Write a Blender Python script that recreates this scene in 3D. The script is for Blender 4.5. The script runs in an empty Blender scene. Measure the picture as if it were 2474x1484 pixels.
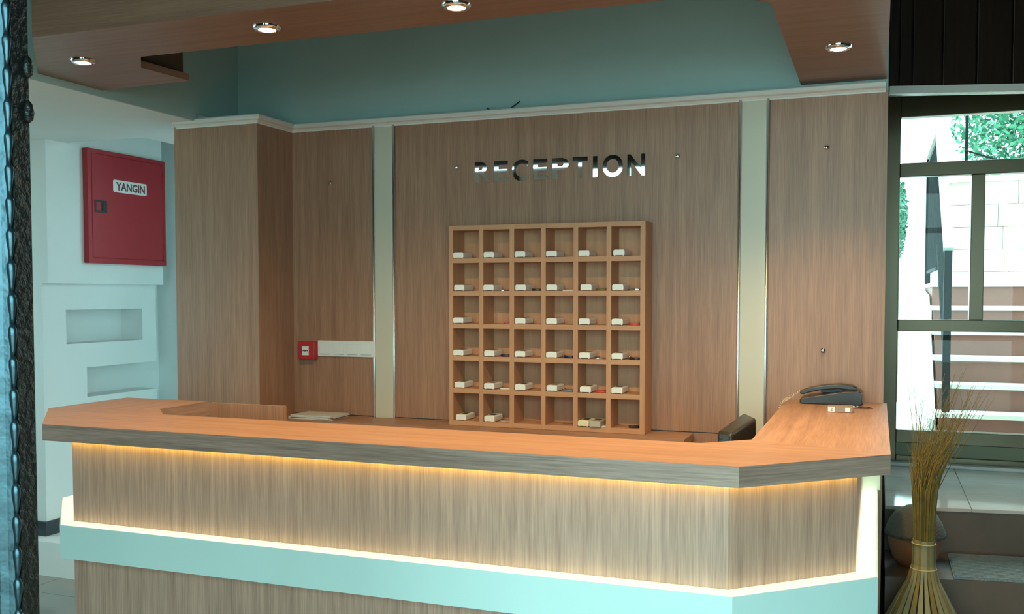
import bpy, math, random
from mathutils import Vector, Matrix
random.seed(7)
S = bpy.context.scene
COL = S.collection
R = math.radians

# ------------------------------------------------------------------ camera
CAMP = Vector((0, 0, 1.55)); YAW, PIT, FPX, CY = R(20.657), R(-2.4015), 2344.3, 813.0
cam = bpy.data.objects.new('camera', bpy.data.cameras.new('camera')); COL.objects.link(cam)
cam.location = CAMP
cam.rotation_euler = (R(90) + PIT, 0, YAW)
cam.data.sensor_width = 36.0
cam.data.lens = 36.0 * FPX / 2474
cam.data.shift_y = (CY - 742) / 2474
cam.data.clip_start = 0.02
S.camera = cam

# ------------------------------------------------------------------ sky, sun, exposure
W = bpy.data.worlds.new('world'); S.world = W; W.use_nodes = True
bg = W.node_tree.nodes['Background']
bg.inputs[0].default_value = (0.60, 0.94, 1.0, 1); bg.inputs[1].default_value = 7.6
sun = bpy.data.objects.new('sun', bpy.data.lights.new('sun', 'SUN')); COL.objects.link(sun)
sun.data.energy = 2.0; sun.data.color = (0.95, 1.0, 0.93); sun.data.angle = R(0.6)
sun.rotation_euler = (R(-22), R(16), 0)
def portal(name, loc, rot, sx, sz):
    l = bpy.data.lights.new(name, 'AREA'); l.shape = 'RECTANGLE'; l.size = sx; l.size_y = sz
    l.cycles.is_portal = True
    o = bpy.data.objects.new(name, l); COL.objects.link(o); o.location = loc; o.rotation_euler = rot
WX0, WX1, WZ0, WZ1, WY = -2.66, 1.5, 0.12, 2.83, -0.4
WXM, WZM, WXL = -1.85, 2.30, -4.1
portal('sky_portal_window', ((WXM+WX1)/2, WY-0.1, (WZ0+WZ1)/2), (R(90), 0, 0), WX1-WXM, WZ1-WZ0)
portal('sky_portal_transom', ((WX0+WXM)/2, WY-0.1, (WZM+WZ1)/2), (R(90), 0, 0), WXM-WX0, WZ1-WZM)
portal('sky_portal_added_window', (-6.31, 2.3, 1.475), (R(90), 0, R(-90)), 2.8, 1.15)
portal('sky_portal_door', (1.22, 6.2, 1.6), (R(-90), 0, 0), 2.3, 2.1)
vs = S.view_settings
vs.view_transform = 'Standard'; vs.look = 'None'; vs.exposure = 0.0; vs.gamma = 1.0; vs.use_curve_mapping = False

# ------------------------------------------------------------------ pixel helpers (2474 x 1484 frame)
_F = Vector((-math.sin(YAW)*math.cos(PIT), math.cos(YAW)*math.cos(PIT), math.sin(PIT)))
_Rt = Vector((math.cos(YAW), math.sin(YAW), 0)); _U = _Rt.cross(_F)
def ray(x, y): return _Rt*((x-1237)/FPX) + _U*(-(y-CY)/FPX) + _F
def ony(x, y, Y): d = ray(x, y); return CAMP + d*(Y/d.y)
def onz(x, y, Z): d = ray(x, y); return CAMP + d*((Z-1.55)/d.z)
def at(x, y, dep): return CAMP + ray(x, y)*dep

# ------------------------------------------------------------------ materials
MATS = {}
def _nt(name):
    m = bpy.data.materials.new(name); m.use_nodes = True; MATS[name] = m
    return m, m.node_tree, m.node_tree.nodes['Principled BSDF']
def mat(name, col, rough=0.5, metal=0.0, emit=None, es=0.0, var=0.0, vscale=8.0, bump=0.0, bscale=60.0, coat=0.0, spec=None):
    m, nt, b = _nt(name)
    b.inputs['Base Color'].default_value = (*col, 1); b.inputs['Roughness'].default_value = rough
    b.inputs['Metallic'].default_value = metal; b.inputs['Coat Weight'].default_value = coat
    if spec is not None: b.inputs['Specular IOR Level'].default_value = spec
    if emit: b.inputs['Emission Color'].default_value = (*emit, 1); b.inputs['Emission Strength'].default_value = es
    if var or bump: tc = nt.nodes.new('ShaderNodeTexCoord')
    if var:
        n = nt.nodes.new('ShaderNodeTexNoise'); n.inputs['Scale'].default_value = vscale; n.inputs['Detail'].default_value = 4
        nt.links.new(tc.outputs['Object'], n.inputs['Vector'])
        mx = nt.nodes.new('ShaderNodeMix'); mx.data_type = 'RGBA'
        mx.inputs[6].default_value = (*[c*(1-var) for c in col], 1); mx.inputs[7].default_value = (*[min(1, c*(1+var)) for c in col], 1)
        nt.links.new(n.outputs['Fac'], mx.inputs[0]); nt.links.new(mx.outputs[2], b.inputs['Base Color'])
    if bump:
        n = nt.nodes.new('ShaderNodeTexNoise'); n.inputs['Scale'].default_value = bscale; n.inputs['Detail'].default_value = 3
        nt.links.new(tc.outputs['Object'], n.inputs['Vector'])
        bp = nt.nodes.new('ShaderNodeBump'); bp.inputs['Strength'].default_value = bump; bp.inputs['Distance'].default_value = 0.01
        nt.links.new(n.outputs['Fac'], bp.inputs['Height']); nt.links.new(bp.outputs['Normal'], b.inputs['Normal'])
    return m
def wood(name, grain, c1, c2, rough=0.42, fine=230.0, coat=0.0):
    """laminate with fine straight grain; grain 'u' runs along the face, 'v' across/up it"""
    m, nt, b = _nt(name)
    uv = nt.nodes.new('ShaderNodeUVMap'); uv.uv_map = 'UVMap'
    def noise(sc, st, det):
        mp = nt.nodes.new('ShaderNodeMapping')
        mp.inputs['Scale'].default_value = (sc, st, 1) if grain == 'v' else (st, sc, 1)
        nt.links.new(uv.outputs[0], mp.inputs[0])
        n = nt.nodes.new('ShaderNodeTexNoise'); n.inputs['Scale'].default_value = 1.0; n.inputs['Detail'].default_value = det; n.inputs['Roughness'].default_value = 0.6
        nt.links.new(mp.outputs[0], n.inputs['Vector']); return n
    n1 = noise(fine, 6.0, 3); n2 = noise(34.0, 1.2, 2)
    ma = nt.nodes.new('ShaderNodeMath'); ma.operation = 'MULTIPLY_ADD'; ma.inputs[1].default_value = 0.45
    nt.links.new(n2.outputs['Fac'], ma.inputs[0])
    mb = nt.nodes.new('ShaderNodeMath'); mb.operation = 'MULTIPLY'; mb.inputs[1].default_value = 0.55
    nt.links.new(n1.outputs['Fac'], mb.inputs[0]); nt.links.new(mb.outputs[0], ma.inputs[2])
    cr = nt.nodes.new('ShaderNodeValToRGB'); cr.color_ramp.elements[0].position = 0.34; cr.color_ramp.elements[1].position = 0.64
    cr.color_ramp.elements[0].color = (*c2, 1); cr.color_ramp.elements[1].color = (*c1, 1)
    nt.links.new(ma.outputs[0], cr.inputs[0]); nt.links.new(cr.outputs[0], b.inputs['Base Color'])
    b.inputs['Roughness'].default_value = rough; b.inputs['Coat Weight'].default_value = coat
    return m
WC1, WC2 = (0.455, 0.245, 0.155), (0.285, 0.142, 0.086)
wood_v = wood('wood_laminate_upright', 'v', WC1, WC2)
wood_h = wood('wood_laminate_lengthwise', 'u', WC1, WC2)
wood_lit = wood('wood_laminate_daylit', 'v', (0.63, 0.395, 0.30), (0.36, 0.21, 0.155))  # lighter copy of the wall laminate; daylight on the counter put into the colour
wood_shaded = wood('wood_laminate_shaded', 'u', (0.32, 0.165, 0.105), (0.21, 0.102, 0.066))  # darker copy of the laminate; the canopy's shade put into the colour
wood_hd = wood('wood_laminate_edge', 'u', (0.50, 0.32, 0.25), (0.22, 0.135, 0.10))
wood_r = wood('wood_rack', 'u', (0.60, 0.315, 0.175), (0.48, 0.235, 0.12), rough=0.5)
wood_rv = wood('wood_rack_upright', 'v', (0.60, 0.315, 0.175), (0.48, 0.235, 0.12), rough=0.5)
dark_wood = wood('dark_stained_wood', 'v', (0.035, 0.018, 0.013), (0.016, 0.009, 0.007), rough=0.28, coat=0.4)
dark_ceil = wood('dark_ceiling_wood', 'v', (0.05, 0.028, 0.02), (0.028, 0.016, 0.012), rough=0.5)
white_lac = mat('white_lacquer', (0.66, 0.86, 0.82), 0.35)
white_paint = mat('white_wall_paint', (0.80, 0.83, 0.82), 0.75, var=0.03, vscale=3)
white_trim = mat('white_plaster_trim', (0.80, 0.76, 0.71), 0.32)
teal_paint = mat('teal_wall_paint', (0.42, 0.58, 0.56), 0.45, var=0.05, vscale=2.5)
cream = mat('cream_panel', (0.62, 0.56, 0.44), 0.4)
alu = mat('brushed_aluminium', (0.72, 0.76, 0.78), 0.22, metal=1.0)
trim_alu = mat('polished_trim', (0.88, 0.93, 0.95), 0.33, metal=1.0)
chrome = mat('chrome', (0.85, 0.86, 0.87), 0.025, metal=1.0)
red_paint = mat('red_enamel', (0.42, 0.018, 0.03), 0.32)
red_plastic = mat('red_plastic', (0.5, 0.03, 0.04), 0.4)
white_plastic = mat('white_plastic', (0.80, 0.80, 0.78), 0.35)
fob_white = mat('ivory_plastic', (0.86, 0.85, 0.80), 0.4)
fob_cream = mat('yellowed_plastic', (0.80, 0.74, 0.52), 0.4)
fob_grey = mat('clear_grey_plastic', (0.50, 0.47, 0.38), 0.3)
black_plastic = mat('black_plastic', (0.022, 0.023, 0.024), 0.32)
black_leather = mat('black_leather', (0.030, 0.026, 0.022), 0.36, bump=0.15, bscale=90)
dark_plate = mat('dark_metal', (0.04, 0.045, 0.05), 0.4, metal=0.6)
maroon = mat('maroon_print', (0.16, 0.05, 0.06), 0.6)
paper = mat('paper', (0.62, 0.60, 0.57), 0.8, var=0.08, vscale=40)
floor_tile = mat('floor_tile', (0.28, 0.28, 0.265), 0.12, var=0.08, vscale=6)
grout = mat('floor_grout', (0.2, 0.19, 0.18), 0.8)
baseboard_m = mat('dark_baseboard', (0.035, 0.05, 0.06), 0.35)
stone_pol = mat('polished_stone', (0.55, 0.46, 0.43), 0.08, var=0.18, vscale=5)
stone_brown = mat('brown_stone', (0.13, 0.085, 0.065), 0.45, var=0.25, vscale=7)
stone_step = mat('pinkish_step_stone', (0.21, 0.085, 0.06), 0.7, var=0.22, vscale=5)
tread_m = mat('pale_step_tread', (0.75, 0.70, 0.64), 0.7)
mat_rubber = mat('ribbed_rubber', (0.22, 0.25, 0.25), 0.3, bump=0.8, bscale=140)
bronze = mat('bronze_aluminium', (0.115, 0.085, 0.048), 0.30, metal=0.5)
olive_panel = mat('olive_panel', (0.16, 0.15, 0.07), 0.4)
straw = mat('dried_straw', (0.20, 0.135, 0.035), 0.6, var=0.35, vscale=30)
straw_pale = mat('pale_reed', (0.25, 0.205, 0.105), 0.6, var=0.25, vscale=20)
twine = mat('twine', (0.55, 0.42, 0.18), 0.7)
terracotta = mat('terracotta', (0.30, 0.12, 0.06), 0.5, var=0.2, vscale=9)
woven_grey = mat('woven_grey', (0.12, 0.10, 0.08), 0.8, bump=0.7, bscale=120)
ext_white = mat('white_render', (0.86, 0.88, 0.85), 0.85)
ext_stone = mat('beige_stone_wall', (0.66, 0.58, 0.46), 0.85, var=0.15, vscale=4)
paving = mat('pale_paving', (0.42, 0.36, 0.31), 0.8, var=0.2, vscale=6)
paving_light = mat('paler_paving', (0.58, 0.52, 0.47), 0.8, var=0.15, vscale=6)
iron = mat('black_wrought_iron', (0.005, 0.007, 0.008), 0.75, spec=0.15)
rail_pale = mat('pale_rail_board', (0.42, 0.50, 0.44), 0.5)
leafm = mat('leaf', (0.05, 0.22, 0.12), 0.5, var=0.5, vscale=5)
bark = mat('bark', (0.12, 0.09, 0.06), 0.9)
steel_blue = mat('silvered_carving', (0.07, 0.125, 0.155), 0.30, metal=0.85, bump=0.25, bscale=25)
black_lac = mat('black_lacquered_carving', (0.012, 0.013, 0.012), 0.35, bump=0.5, bscale=80)
cord_m = mat('cream_cord', (0.62, 0.52, 0.36), 0.5)
pack_m = mat('brown_carton', (0.30, 0.21, 0.15), 0.35)
label_w = mat('white_label', (0.8, 0.8, 0.78), 0.5)
led_warm = mat('warm_led_tape', (0.9, 0.8, 0.5), 0.5, emit=(1.0, 0.78, 0.09), es=22)
led_ledge = mat('ledge_led_diffuser', (0.85, 0.85, 0.75), 0.5, emit=(1.0, 1.0, 0.60), es=1.0)
led_ret = mat('return_led_diffuser', (0.85, 0.85, 0.75), 0.5, emit=(1.0, 0.95, 0.66), es=2.2)
lamp_em = mat('lamp_lens', (1, 1, 1), 0.4, emit=(1.0, 0.86, 0.62), es=40)
inner_shade = mat('canopy_inside_shade', (0.10, 0.065, 0.045), 0.9)  # dark colour stands in for the shade inside the canopy
m, nt, b = _nt('window_glass')          # thin clear pane: fresnel mix of mirror and straight-through
nt.nodes.remove(b); out = nt.nodes['Material Output']
tr = nt.nodes.new('ShaderNodeBsdfTransparent'); tr.inputs[0].default_value = (0.93, 0.97, 0.95, 1)
gl = nt.nodes.new('ShaderNodeBsdfGlossy'); gl.inputs['Roughness'].default_value = 0.01
fr = nt.nodes.new('ShaderNodeFresnel'); fr.inputs[0].default_value = 1.22
ms = nt.nodes.new('ShaderNodeMixShader')
nt.links.new(fr.outputs[0], ms.inputs[0]); nt.links.new(tr.outputs[0], ms.inputs[1]); nt.links.new(gl.outputs[0], ms.inputs[2]); nt.links.new(ms.outputs[0], out.inputs[0])
glass = m
m, nt, b = _nt('reflection_panel_fabric')  # translucent sheet for the unseen panels added for the letters' reflections
nt.nodes.remove(b); out = nt.nodes['Material Output']
d1 = nt.nodes.new('ShaderNodeBsdfDiffuse'); d1.inputs[0].default_value = (0.6, 0.58, 0.52, 1)
t1 = nt.nodes.new('ShaderNodeBsdfTranslucent'); t1.inputs[0].default_value = (0.30, 0.26, 0.22, 1)
ms = nt.nodes.new('ShaderNodeMixShader'); nt.links.new(d1.outputs[0], ms.inputs[1]); nt.links.new(t1.outputs[0], ms.inputs[2]); nt.links.new(ms.outputs[0], out.inputs[0])
refl_panel_m = m

# ------------------------------------------------------------------ mesh helpers
def world_loc(p):
    v = Vector((0, 0, 0))
    while p is not None: v += p.location; p = p.parent
    return v
def uvmap(me, off=Vector((0, 0, 0))):
    l = me.uv_layers.new(name='UVMap').data
    for p in me.polygons:
        n = p.normal
        if abs(n.z) > 0.7:
            for li in p.loop_indices:
                c = me.vertices[me.loops[li].vertex_index].co + off; l[li].uv = (c.x, c.y)
        else:
            t = Vector((-n.y, n.x, 0)).normalized(); k = n.x*3.1 + n.y*1.7
            for li in p.loop_indices:
                c = me.vertices[me.loops[li].vertex_index].co + off; l[li].uv = (c.dot(t) + k, c.z)
def obj(name, vf, m, parent=None, smooth=False, bevel=0.0, mats=None, kind=None):
    """vf = (verts in world space, faces); becomes ONE mesh object, a child of parent if given"""
    v, f = vf; off = world_loc(parent)
    me = bpy.data.meshes.new(name); me.from_pydata([tuple(Vector(p) - off) for p in v], [], f); me.update()
    uvmap(me, off)
    me.materials.append(m)
    if mats:
        for e in mats[0]: me.materials.append(e)
        for p in me.polygons: p.material_index = mats[1](p.normal, p.center + off)
    if smooth:
        for p in me.polygons: p.use_smooth = True
    o = bpy.data.objects.new(name, me); COL.objects.link(o)
    if parent is not None: o.parent = parent
    if bevel:
        b = o.modifiers.new('bevel', 'BEVEL'); b.width = bevel; b.segments = 2; b.limit_method = 'ANGLE'
    if kind: o['kind'] = kind
    return o
def thing(name, label, cat, loc=(0, 0, 0), group=None, kind=None):
    o = bpy.data.objects.new(name, None); COL.objects.link(o); o.location = loc; o.empty_display_size = 0.05
    if kind: o['kind'] = kind
    else: o['label'] = label; o['category'] = cat
    if group: o['group'] = group
    return o
def tag(o, label, cat, group=None):
    o['label'] = label; o['category'] = cat
    if group: o['group'] = group
    return o
def join(*vfs):
    V, F = [], []
    for v, f in vfs:
        k = len(V); V += list(v); F += [tuple(i+k for i in q) for q in f]
    return V, F
def box(x0, x1, y0, y1, z0, z1):
    v = [(x, y, z) for z in (z0, z1) for x, y in ((x0, y0), (x1, y0), (x1, y1), (x0, y1))]
    return v, [(0, 3, 2, 1), (4, 5, 6, 7), (0, 1, 5, 4), (1, 2, 6, 5), (2, 3, 7, 6), (3, 0, 4, 7)]
def area2(p): return sum(p[i][0]*p[(i+1) % len(p)][1] - p[(i+1) % len(p)][0]*p[i][1] for i in range(len(p)))
def prism(poly, z0, z1):
    p = list(poly)
    if area2(p) < 0: p.reverse()
    n = len(p)
    v = [(x, y, z0) for x, y in p] + [(x, y, z1) for x, y in p]
    return v, [tuple(range(n-1, -1, -1)), tuple(range(n, 2*n))] + [(i, (i+1) % n, n+(i+1) % n, n+i) for i in range(n)]
def prism_y(poly, y0, y1):
    """outline in x,z extruded along y"""
    p = list(poly)
    if area2(p) < 0: p.reverse()
    n = len(p)
    v = [(x, y0, z) for x, z in p] + [(x, y1, z) for x, z in p]
    return v, [tuple(range(n)), tuple(range(2*n-1, n-1, -1))] + [(i, n+i, n+(i+1) % n, (i+1) % n) for i in range(n)]
def ribbon(P, Q, z0, z1):
    """solid strip between two outlines with the same number of points"""
    n = len(P); v = []
    for a, b in zip(P, Q): v += [(a[0], a[1], z0), (b[0], b[1], z0), (a[0], a[1], z1), (b[0], b[1], z1)]
    f = []
    for i in range(n-1):
        a, c = 4*i, 4*i+4
        f += [(a, c, c+2, a+2), (a+1, a+3, c+3, c+1), (a+2, c+2, c+3, a+3), (a, a+1, c+1, c)]
    f += [(0, 2, 3, 1), (4*n-4, 4*n-3, 4*n-1, 4*n-2)]
    return v, [tuple(reversed(q)) for q in f]
def tube(pts, r, sides=8, cap=True):
    pts = [Vector(p) for p in pts]; n = len(pts); rr = r if isinstance(r, (list, tuple)) else [r]*n
    v, f = [], []; prev = None
    for i, p in enumerate(pts):
        d = (pts[min(i+1, n-1)] - pts[max(i-1, 0)]).normalized()
        a = prev if prev is not None else (Vector((0, 0, 1)) if abs(d.z) < 0.9 else Vector((1, 0, 0)))
        u = (a - d*a.dot(d)).normalized(); w = d.cross(u); prev = u
        for k in range(sides):
            t = 2*math.pi*k/sides; v.append(tuple(p + (u*math.cos(t) + w*math.sin(t))*rr[i]))
    for i in range(n-1):
        for k in range(sides):
            a, b = i*sides+k, i*sides+(k+1) % sides; f.append((a, b, b+sides, a+sides))
    if cap: f += [tuple(range(sides-1, -1, -1)), tuple((n-1)*sides+k for k in range(sides))]
    return v, f
def lathe(prof, c, seg=24, cap=True):
    v, f = [], []; n = len(prof)
    for r, z in prof:
        for k in range(seg):
            t = 2*math.pi*k/seg; v.append((c[0]+r*math.cos(t), c[1]+r*math.sin(t), c[2]+z))
    for i in range(n-1):
        for k in range(seg):
            a, b = i*seg+k, i*seg+(k+1) % seg; f.append((a, b, b+seg, a+seg))
    if cap: f += [tuple(range(seg-1, -1, -1)), tuple((n-1)*seg+k for k in range(seg))]
    return v, f
def torus(c, R0, r, axis='z', seg=24, sd=8, sq=1.0):
    v, f = [], []
    for i in range(seg):
        a = 2*math.pi*i/seg
        for j in range(sd):
            b = 2*math.pi*j/sd; q = R0 + r*math.cos(b); x, y, z = q*math.cos(a), q*math.sin(a), r*math.sin(b)*sq
            if axis == 'y': x, y, z = x, z, y
            if axis == 'x': x, y, z = z, x, y
            v.append((c[0]+x, c[1]+y, c[2]+z))
    for i in range(seg):
        for j in range(sd):
            f.append((i*sd+j, ((i+1) % seg)*sd+j, ((i+1) % seg)*sd+(j+1) % sd, i*sd+(j+1) % sd))
    return v, f
def text_vf(s, bold=0.0, ext=0.5):
    """flat lettering as mesh data, in its own x,y box; returns verts (x, y, z) and faces"""
    cu = bpy.data.curves.new('t', 'FONT'); cu.body = s; cu.size = 1.0; cu.extrude = ext; cu.offset = bold; cu.resolution_u = 6
    o = bpy.data.objects.new('t', cu); COL.objects.link(o)
    dg = bpy.context.evaluated_depsgraph_get(); me = o.evaluated_get(dg).to_mesh()
    v = [tuple(q.co) for q in me.vertices]; f = [tuple(p.vertices) for p in me.polygons]
    o.evaluated_get(dg).to_mesh_clear(); bpy.data.objects.remove(o); bpy.data.curves.remove(cu)
    return v, f
def fit_text(s, put, bold=0.0):
    """lettering scaled to the unit box, then placed by put(u, v, w)"""
    v, f = text_vf(s, bold)
    x0, x1 = min(p[0] for p in v), max(p[0] for p in v); y0, y1 = min(p[1] for p in v), max(p[1] for p in v)
    z0, z1 = min(p[2] for p in v), max(p[2] for p in v)
    return [put((p[0]-x0)/(x1-x0), (p[1]-y0)/(y1-y0), (p[2]-z0)/(z1-z0)) for p in v], f
def struct(name, vf, m, parent=None, **k):
    o = obj(name, vf, m, parent, **k)
    if parent is None: o['kind'] = 'structure'
    return o

# ================================================================== STRUCTURE
YB = 4.34                     # face of the wood-clad back wall
ZS = 2.45                     # underside of the canopy
ZC = 2.42                     # low white ceiling on the left
ZT = 3.40                     # lobby ceiling
XR = 0.027                    # right end of the back wall
# floor with tiles
fl = struct('floor', box(-6.2, 3.0, WY, 6.1, -0.10, -0.004), grout)
T = 0.60
tile_me = None
for i in range(-8, 3):
    for j in range(0, 8):
        x0, y0 = i*T + 0.02, j*T + WY + 0.02
        if tile_me is None:
            t = obj('tile', box(0.002, T-0.002, 0.002, T-0.002, -0.006, 0.0), floor_tile, fl); tile_me = t.data; t.location = (x0, y0, 0)
        else:
            t = bpy.data.objects.new('tile', tile_me); COL.objects.link(t); t.parent = fl; t.location = (x0, y0, 0)
# raised floor on the left with its step
struct('floor_raised', box(-6.2, -3.36, 4.06, 5.3, -0.004, 0.19), white_paint)
# lobby ceiling (dark boards), walls that close the room
struct('ceiling', box(-6.3, 3.1, WY-0.12, 6.3, ZT, ZT+0.1), dark_ceil)
struct('wall_right', box(3.0, 3.12, WY-0.12, 6.3, -0.1, ZT), dark_wood)
LY0, LY1, LZ0, LZ1 = 0.9, 3.7, 0.9, 2.05
struct('wall_left_outer', join(box(-6.32, -6.2, WY-0.12, LY0, -0.1, ZT), box(-6.32, -6.2, LY1, 5.4, -0.1, ZT), box(-6.32, -6.2, LY0, LY1, -0.1, LZ0), box(-6.32, -6.2, LY0, LY1, LZ1, ZT)), white_paint)
w3 = thing('added_fill_window', '', '', (-6.26, 2.3, LZ0), kind='structure')  # unseen window added to brighten the low white ceiling
for y in (LY0, (LY0+LY1)/2, LY1): obj('mullion', box(-6.29, -6.23, y-0.03, y+0.03, LZ0, LZ1), bronze, w3)
for z in (LZ0+0.03, LZ1-0.03): obj('rail', box(-6.288, -6.232, LY0, LY1, z-0.03, z+0.03), bronze, w3)
for y0, y1 in ((LY0+0.03, (LY0+LY1)/2-0.03), ((LY0+LY1)/2+0.03, LY1-0.03)): obj('pane', box(-6.262, -6.258, y0, y1, LZ0+0.06, LZ1-0.06), glass, w3)
# back wall: teal masonry, clad with wood panels below the moulding
wb = struct('wall_back', box(-3.2, XR, YB+0.02, YB+0.22, 0, ZT), teal_paint)
struct('wall_bulkhead', join(box(-3.30, -3.2, 2.0, YB+0.22, ZC+0.04, ZT), box(-3.206, -3.2, 2.0, 4.03, ZC+0.002, ZC+0.04), box(-6.2, -3.30, 2.0, 2.1, ZC+0.04, ZT)), teal_paint)
ZM = 2.392                    # top of the cladding / underside of the moulding
def clad(x0, x1):
    struct('wood_panel', box(x0, x1, YB, YB+0.022, 0.941, ZM+0.01), wood_v, wb)
    struct('wood_panel', box(x0, x1, YB, YB+0.022, 0.0, 0.936), wood_v, wb)
clad(-2.857, -2.388); clad(-2.256, -0.582); clad(-0.446, XR)
for x0, x1 in ((-2.388, -2.256), (-0.582, -0.446)):
    struct('cream_strip', box(x0+0.016, x1-0.016, YB-0.002, YB+0.02, 0.0, ZM+0.01), cream, wb)
    for a in (x0, x1-0.018):
        v, f = [], []
        prof = [(0.009-0.009*math.cos(R(k)), 0.004-0.014*math.sin(R(k))) for k in range(0, 181, 15)]
        struct('metal_edge_trim', prism([(a+p, YB+q) for p, q in prof], 0.0, ZM+0.01), trim_alu, wb, smooth=True)
# wood-clad column
colm = struct('wall_column', box(-3.345, -2.866, 4.055, 4.52, 0, ZM+0.03), white_paint)
struct('wood_panel', box(-3.354, -2.857, 4.037, 4.055, 0, ZM+0.01), wood_v, colm)
struct('wood_panel', box(-2.866, -2.855, 4.0372, YB+0.0, 0, ZM+0.01), wood_v, colm)
# moulding along the top of cladding (profile swept along the outline)
def sweep(path, prof):
    """path: list of (x, y); prof: list of (out, z); out points to the right-hand side of travel"""
    n, k = len(path), len(prof); v, f = [], []
    for i in range(n):
        ds = []
        if i > 0: ds.append((Vector(path[i]) - Vector(path[i-1])).normalized())
        if i < n-1: ds.append((Vector(path[i+1]) - Vector(path[i])).normalized())
        ns = [Vector((d.y, -d.x)) for d in ds]
        nn = ns[0] if len(ns) == 1 else (ns[0]+ns[1]).normalized() / max(0.3, (ns[0]+ns[1]).normalized().dot(ns[0]))
        for o_, z in prof: v.append((path[i][0]+nn.x*o_, path[i][1]+nn.y*o_, z))
    for i in range(n-1):
        for j in range(k):
            a, b = i*k+j, i*k+(j+1) % k; f.append((a, b, b+k, a+k))
    f += [tuple(range(k-1, -1, -1)), tuple((n-1)*k+j for j in range(k))]
    return v, [tuple(reversed(q)) for q in f]
mp = [(-0.02, ZM), (0.006, ZM), (0.006, ZM+0.006), (0.010, ZM+0.008), (0.016, ZM+0.014), (0.030, ZM+0.018), (0.036, ZM+0.024), (0.036, ZM+0.036), (0.030, ZM+0.042), (-0.02, ZM+0.042)]
struct('trim_1', sweep([(-3.338, 4.037), (-2.855, 4.037), (-2.855, YB), (XR-0.01, YB)], mp), white_trim)

# low white ceiling on the left, with the recess above the cabinet wall
struct('ceiling_left', join(box(-6.2, -3.207, 2.0, 4.315, ZC, ZC+0.039), box(-3.8, -3.207, 4.315, 5.3, ZC, ZC+0.039)), white_paint)
# left wall in plaster layers with niches
XA, XBK, XU = -4.39, -4.56, -4.34
lw = [box(-4.70, XBK, 4.165, 5.30, 0.19, ZT), box(-6.2, -4.70, 4.165, 4.30, 0.19, ZT),
      box(XBK, XA, 4.17, 4.337, 0.19, 1.62), box(XBK, XA, 4.337, 5.085, 1.469, 1.62), box(XBK, XA, 4.958, 5.085, 1.27, 1.469),
      box(XBK, XA, 4.337, 5.085, 1.125, 1.27), box(XBK, XA, 4.337, 4.488, 0.948, 1.125), box(XBK, XA, 4.337, 5.085, 0.19, 0.948),
      box(XBK, XU, 4.165, 5.10, 1.62, ZT)]
wl = struct('wall_left', join(*lw), white_paint)
struct('wall_left_back', box(-4.70, -3.0, 5.30, 5.42, 0, ZT), white_paint)
struct('baseboard_left', join(box(-6.2, XA+0.012, 4.152, 4.17, 0.19, 0.272), box(XA, XA+0.012, 4.17, 5.085, 0.19, 0.272)), baseboard_m)

# front wall (behind the viewer) with the big window that lights the room; left of it only a transom
fw = struct('wall_front', join(box(-6.3, WXL, WY-0.12, WY, -0.1, ZT), box(WXL, WX0, WY-0.12, WY, -0.1, WZM), box(WXL, WX0, WY-0.12, WY, WZ1, ZT), box(WX1, 3.1, WY-0.12, WY, -0.1, ZT), box(WX0, WX1, WY-0.12, WY, WZ1, ZT), box(WX0, WX1, WY-0.12, WY, -0.1, WZ0), box(WX0, WXM, WY-0.12, WY, WZ0, WZM)), dark_wood)
w2 = thing('window_2', '', '', ((WX0+WX1)/2, WY-0.06, WZ0), kind='structure')
cols = [WX0, WX0+(WXM-WX0)/2, WXM] + [WXM+(WX1-WXM)*i/3 for i in (1, 2, 3)]
for i, x in enumerate(cols):
    obj('mullion', box(x-0.03, x+0.03, WY-0.09, WY-0.03, WZM if i < 2 else WZ0, WZ1), bronze, w2)
for z, xa in ((WZ0+0.03, WXM), (1.05, WXM), (WZM+0.03, WX0), (WZ1-0.03, WX0)):
    obj('rail', box(xa, WX1, WY-0.088, WY-0.032, z-0.03, z+0.03), bronze, w2)
for x in (WXL, (WXL+WX0)/2):
    obj('mullion', box(x-0.03, x+0.03, WY-0.09, WY-0.03, WZM, WZ1), bronze, w2)
for x0, x1 in ((WXL+0.03, (WXL+WX0)/2-0.03), ((WXL+WX0)/2+0.03, WX0-0.03)):
    obj('reflection_panel', box(x0, x1, WY-0.05, WY-0.047, WZM+0.02, WZ1-0.02), refl_panel_m, w2)  # unseen panels added so the left letters reflect mid grey
for i in range(5):
    for z0, z1 in ((WZ0+0.06, 1.02), (1.08, WZM), (WZM+0.06, WZ1-0.06)):
        if i < 2 and z0 < WZM: continue
        obj('pane', box(cols[i]+0.03, cols[i+1]-0.03, WY-0.063, WY-0.060, z0, z1), glass, w2)

# door wall on the right, glazed
YW = 6.10
struct('wall_door', join(box(-0.2, 0.03, YW-0.05, YW+0.1, 0, ZT), box(2.42, 3.0, YW-0.05, YW+0.1, 0, ZT), box(0.03, 2.42, YW-0.02, YW+0.1, 2.74, ZT), box(0.03, 2.42, YW-0.04, YW+0.1, 0, 0.57)), white_paint)
struct('wall_alcove', box(XR-0.15, XR, YB+0.22, YW, 0, ZT), white_paint)
w1 = thing('window_1', '', '', (1.2, YW, 0.57), kind='structure')
def fr_(n, x0, x1, z0, z1, d=0.04, m=bronze): return obj(n, box(x0, x1, YW-d, YW+d, z0, z1), m, w1, bevel=0.004)
fr_('jamb', 0.030, 0.109, 0.57, 2.74); fr_('jamb', 2.34, 2.42, 0.57, 2.74)
fr_('rail', 0.109, 2.34, 2.575, 2.74, 0.038); fr_('rail', 0.109, 2.34, 2.234, 2.313, 0.038); fr_('rail', 0.109, 2.34, 1.344, 1.412, 0.038)
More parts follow.
